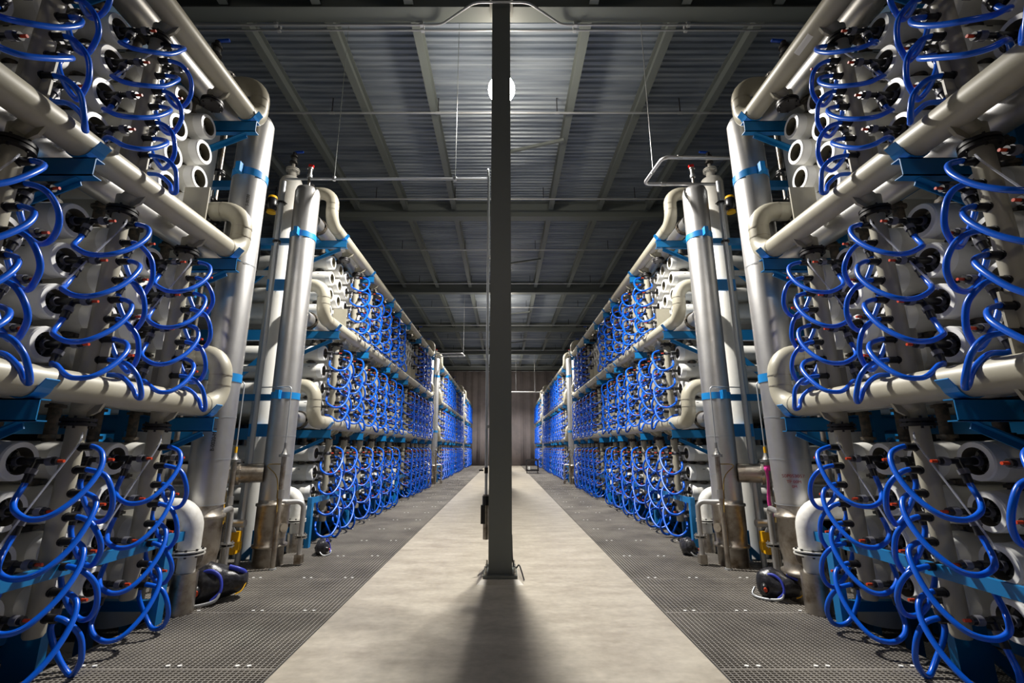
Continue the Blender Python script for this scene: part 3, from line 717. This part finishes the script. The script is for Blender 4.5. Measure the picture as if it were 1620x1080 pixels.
    b = MB(); b.tube([(5.0, 6.3, 3.9), (5.0, 6.3, 3.95), (5.0, 6.3, 4.1), (5.0, 6.3, 6.0), (5.0, 6.3, 6.15), (5.0, 6.3, 6.2)], [.1, .3, .45, .45, .3, .1], 'white', 32); b.build('shell', r, s, L)
    b = MB(); b.box((4.5, 6.0, 3.78), (5.5, 6.6, 3.92), 'frame'); b.box((4.55, 6.2, -.6), (4.65, 6.3, 3.8), 'frame'); b.box((5.35, 6.2, -.6), (5.45, 6.3, 3.8), 'frame'); b.build('stand', r, s, L)
    for q, z in enumerate((1.05, 2.95, 4.7, 5.3)):
        b = MB(); b.cyl((4.15, 7.72, z), (6.8, 7.72, z), .05, 'lagging', 14)
        tag(b.build('branch_pipe', s=s, loc=(4.1, 7.72, z)), 'white level pipe running back behind the first gap, %s side, %s from the floor' % (SN[s], ORD[q + 1]), 'pipe')

# stencilled markings on the two front risers, clipped to the pipe surface
def curved_text(txt, cx, cy, cz, r, size, ang, vertical, m, parent, L):
    cu = bpy.data.curves.new('stencil_marking', 'FONT'); cu.body = txt; cu.size = size; cu.extrude = .0015; cu.align_x = 'CENTER'
    o = bpy.data.objects.new('stencil_marking', cu); COL.objects.link(o); o.data.materials.append(M[m]); o.parent = parent
    a = R(ang); px, py = cx + r * cos(a), cy + r * sin(a)
    o.location = (px - L[0], py - L[1], cz - L[2]); o.rotation_euler = (R(90), R(-90) if vertical else 0, a + R(90))
    if vertical: o.rotation_euler = (R(90), 0, a + R(90)); o.rotation_euler.rotate_axis('Z', R(90))
    bpy.context.view_layer.update(); me = bpy.data.meshes.new_from_object(o)
    o2 = bpy.data.objects.new('stencil_marking', me); COL.objects.link(o2); o2.parent = parent; o2.location = o.location; o2.rotation_euler = o.rotation_euler
    bpy.data.objects.remove(o); return o2
risers = {sgn: [o for o in bpy.data.objects if o.name.startswith('riser_pipe') and o.parent is None and abs(o.location.x - sgn * 3.39) < .01 and abs(o.location.y - 5.5) < .01][0] for sgn in (-1, 1)}
curved_text('B-0020-M-1', -3.39, 5.5, 1.72, .213, .055, -52, True, 'ink', risers[-1], (-3.39, 5.5, 0))
curved_text('S-00200', -3.39, 5.5, 4.75, .2125, .05, -52, True, 'ink', risers[-1], (-3.39, 5.5, 0))
for q, (t_, zz, sz) in enumerate((('S0P0S3057', 1.30, .05), ('TP 00M', 1.24, .045), ('0M', 1.19, .04))):
    curved_text(t_, 3.39, 5.5, zz, .2125, sz, -118, False, 'redink', risers[1], (3.39, 5.5, 0))

# bags on the grating
def bag(x, y, yaw, sc, label, half=False):
    r = empty('breathing_set_bag', (x, y, 0), label, 'bag'); r.rotation_euler.z = yaw; r.scale = (sc, sc, sc * 1.3)
    bm_ = MB(); n, mseg = 22, 16; vs = []
    for i in range(n + 1):
        t = i / n; th = pi * t
        for j in range(mseg):
            a = 2 * pi * j / mseg
            wr = .035 * sin(a * 3 + t * 9) + .025 * sin(a * 5 - t * 17) + .02 * sin(a * 2 + t * 25)
            rr = (sin(th) ** .6) * (1 + wr * 2)
            vs.append((-.30 * cos(th) * (1 + .1 * wr), cos(a) * rr * (.185 - .03 * t), max(.0, .14 + sin(a) * rr * (.14 + .03 * sin(th * 2)))))
    bm_.add(vs, [(i * mseg + j, i * mseg + (j + 1) % mseg, (i + 1) * mseg + (j + 1) % mseg, (i + 1) * mseg + j) for i in range(n) for j in range(mseg)], 'bagblack', True)
    bm_.build('pack_body', r)
    b = MB(); b.tube(spline([(-.28, .0, .12), (-.2, -.06, .21), (-.08, -.11, .25), (.02, -.15, .2), (.04, -.19, .1), (-.04, -.2, .03)]), .017, 'bagblue', 8)
    b.tube(spline([(.28, .02, .14), (.26, -.05, .2), (.2, -.09, .235), (.1, -.06, .26)]), .02, 'bagblue', 8); b.build('strap', r)['label'] = 'blue strap'
    b = MB(); b.tube([(-.20, -.11, .12), (-.19, -.15, .11), (-.185, -.18, .105), (-.18, -.20, .10)], [.045, .05, .045, .02], 'black', 14); b.cyl((-.185, -.19, .11), (-.18, -.215, .105), .022, 'orange', 12); b.build('regulator', r)
    b = MB(); b.tube(spline([(-.33, .0, .08), (-.36, -.08, .03), (-.3, -.17, .018), (-.15, -.22, .018), (0, -.22, .04), (.04, -.19, .1)]), .013, 'galv', 8); b.build('air_hose', r)['label'] = 'grey air hose'
    if not half:
        b = MB(); b.tube(spline([(.18, -.13, .05), (.24, -.12, .07), (.28, -.07, .12)]), .006, 'yellow', 6); b.build('piping', r)
    return r
bag(-3.12, 5.5, R(30), 1.0, 'black shoulder bag with blue straps on the grating beside left front riser')
bag(3.12, 5.55, R(-30), .78, 'black and blue bag on the grating beside right front riser')
bag(-2.82, 7.75, R(100), .6, 'small black bag on the grating behind the left rear riser')
bag(2.95, 7.75, R(80), .66, 'small black bag on the grating behind the right rear riser')

# ribbon, label, air line, rail loop
b = MB(); vs = []
for i in range(12):
    t = i / 11; zz = 1.38 - .62 * t; w = .025 - .008 * t; xx = 3.50 + .015 * sin(t * 7)
    vs += [(xx - w, 6.225 - .01 * sin(t * 5), zz), (xx + w, 6.225 + .01 * sin(t * 6), zz)]
b.add(vs, [(2 * i, 2 * i + 1, 2 * i + 3, 2 * i + 2) for i in range(11)], 'pink', True); b.tube([(3.55, 6.28, 1.33), (3.55, 6.28, 1.40)], .04, 'pink', 12)
tag(b.build('ribbon', loc=(3.5, 6.23, 1.4)), 'bright pink ribbon tied to the sampling pipe by right riser', 'ribbon').modifiers.new('t', 'SOLIDIFY').thickness = .002
b = MB(); a0 = R(215)
for q in range(4):
    a = a0 + q * .14; a2 = a + .14
    b.add([(HX + .1165 * cos(a), 3.75, 5.75 + .1165 * sin(a)), (HX + .1165 * cos(a), 3.98, 5.75 + .1165 * sin(a)), (HX + .1165 * cos(a2), 3.98, 5.75 + .1165 * sin(a2)), (HX + .1165 * cos(a2), 3.75, 5.75 + .1165 * sin(a2))], [(0, 1, 2, 3)], 'clip', True)
tag(b.build('pipe_label', loc=(HX, 3.86, 5.7)), 'faded pale paper label stuck on right upper header pipe', 'label')
r = empty('air_line', (-.2, 6.62, 0), 'thin grey pipe crossing to the front column and dropping down its left side', 'pipe')
b = MB(); b.tube(bend([(-3.75, 7.05, 6.17), (-.215, 7.05, 6.17), (-.215, 6.68, 6.12), (-.2, 6.62, 5.9), (-.2, 6.62, 1.0)], .06, 4), .02, 'galv', 10); b.build('pipe', r, 1, (-.2, 6.62, 0))
b = MB(); b.tube([(-.2, 6.62, 1.0), (-.2, 6.62, .42)], .04, 'stain', 12); b.box((-.27, 6.58, .62), (-.21, 6.66, .86), 'black'); b.cyl((-.2, 6.62, .86), (-.2, 6.62, .98), .05, 'black', 12); b.build('filter_unit', r, 1, (-.2, 6.62, 0))['label'] = 'dark filter unit'
b = MB(); b.box((-.225, 6.59, 1.28), (-.175, 6.65, 1.36), 'black'); b.bar((-.24, 6.62, 1.32), (-.3, 6.62, 1.32), .02, .02, 'black'); b.build('valve', r, 1, (-.2, 6.62, 0))
b = MB(); b.box((-.2, 6.57, 1.9), (-.15, 6.64, 1.94), 'galv'); b.box((-.2, 6.57, 4.5), (-.15, 6.64, 4.54), 'galv'); b.build('bracket', r, 1, (-.2, 6.62, 0))
for q, x in enumerate((-2.9, -.8)):
    b = MB(); b.cyl((x, 7.05, 6.17), (x, 7.05, 9.72), .005, 'paint', 6); b.cyl((x, 7.05, 6.14), (x, 7.05, 6.21), .03, 'galv', 8)
    tag(b.build('hanger_rod', loc=(x, 7.05, 6.17)), 'thin rod hanging the left cross pipe from the roof, %s one' % ['outer', 'inner'][q], 'rod')
def loop(s, y0, z, xe, label, both=True):
    r = empty('rail_loop', (s * 3.4, y0, z), label, 'pipe'); L = (3.4, y0, z)
    b = MB(); b.tube(bend([(3.75, y0 - .35, z - .02), (xe + .08, y0 - .35, z), (xe, y0 + .4, z), (3.75, y0 + .4, z)], .1, 5), .028, 'steel', 12); b.build('pipe', r, s, L)
    for yy in (y0 - .35, y0 + .4):
        b = MB(); b.tube([(xe + .3, yy, z), (xe + .38, yy, z)], .034, 'bolt', 12); b.build('coupling', r, s, L)
    b = MB(); b.cyl((xe + .05, y0 + .05, z), (xe + .05, y0 + .05, 9.72), .007, 'galv', 6); b.cyl((xe + .03, y0 + .05, z - .035), (xe + .07, y0 + .05, z + .05), .02, 'galv', 8); b.build('hanger_rod', r, s, L)
loop(1, 6.65, 6.07, 2.47, 'stainless pipe loop reaching out above the right first gap')
loop(-1, 21.95, 6.1, 1.9, 'stainless pipe loop reaching out above the left second gap')
r = empty('cross_line', (1.8, 37.3, 6.1), 'pale horizontal pipe hung across the aisle far away near the curtain', 'pipe')
b = MB(); b.cyl((.35, 37.3, 6.1), (3.6, 37.3, 6.1), .05, 'lagging', 10); b.build('pipe', r, 1, (1.8, 37.3, 6.1))
for x in (1.05, 2.6):
    b = MB(); b.cyl((x, 37.3, 6.1), (x, 37.3, 9.72), .015, 'galv', 6); b.build('hanger_rod', r, 1, (1.8, 37.3, 6.1))
# service cart
r = empty('service_cart', (1.95, 31.6, 0), 'black utility cart on casters at the right edge of the far aisle', 'cart')
r.rotation_euler.z = 0
for zz in (.14, .80):
    b = MB(); b.box((-.42, -.28, zz), (.42, .28, zz + .045), 'cart'); b.box((-.42, -.28, zz + .045), (.42, -.26, zz + .1), 'cart'); b.box((-.42, .26, zz + .045), (.42, .28, zz + .1), 'cart'); b.build('shelf', r)
for sx in (-1, 1):
    for sy in (-1, 1):
        b = MB(); b.box((sx * .39 - .03, sy * .25 - .03, .14), (sx * .39 + .03, sy * .25 + .03, .84), 'cart'); b.build('leg', r)
        b = MB(); b.cyl((sx * .36 - .02, sy * .22, .06), (sx * .36 + .02, sy * .22, .06), .06, 'black', 14); b.build('caster', r)
b = MB(); b.tube(bend([(.42, -.2, .85), (.55, -.2, 1.0), (.55, .2, 1.0), (.42, .2, .85)], .08, 4), .02, 'cart', 10); b.build('handle', r)
b = MB(); b.tube([(0, 0, .19), (0, 0, .4), (0, 0, .44)], [.08, .08, .03], 'white', 14); o = b.build('jug'); o.location = (1.75, 31.6, -.003); tag(o, 'small white jug standing on the lower shelf of the black cart', 'jug')
b = MB(); b.tube([(0, 0, .845), (0, 0, .95)], .05, 'black', 12); o = b.build('canister'); o.location = (2.2, 31.6, 0); tag(o, 'small black canister on the top shelf of the cart', 'canister')

# ------------------------------------------------------------------ world, camera, view
w = bpy.data.worlds.new('World'); scene.world = w; w.use_nodes = True
w.node_tree.nodes['Background'].inputs[0].default_value = (.5, .62, .85, 1); w.node_tree.nodes['Background'].inputs[1].default_value = .02
cd = bpy.data.cameras.new('Camera'); cam = bpy.data.objects.new('Camera', cd); COL.objects.link(cam)
cd.sensor_width = 36; cd.lens = F * 36 / 1620; cd.shift_x = (810 - CX) / 1620; cd.clip_end = 200; cd.clip_start = .05
cam.location = (CX0, 0, CH); cam.rotation_euler = (R(90) + TH, 0, 0)
scene.camera = cam
vs_ = scene.view_settings; vs_.view_transform = 'Standard'; vs_.look = 'None'; vs_.gamma = 1; vs_.use_curve_mapping = False; vs_.exposure = -.08
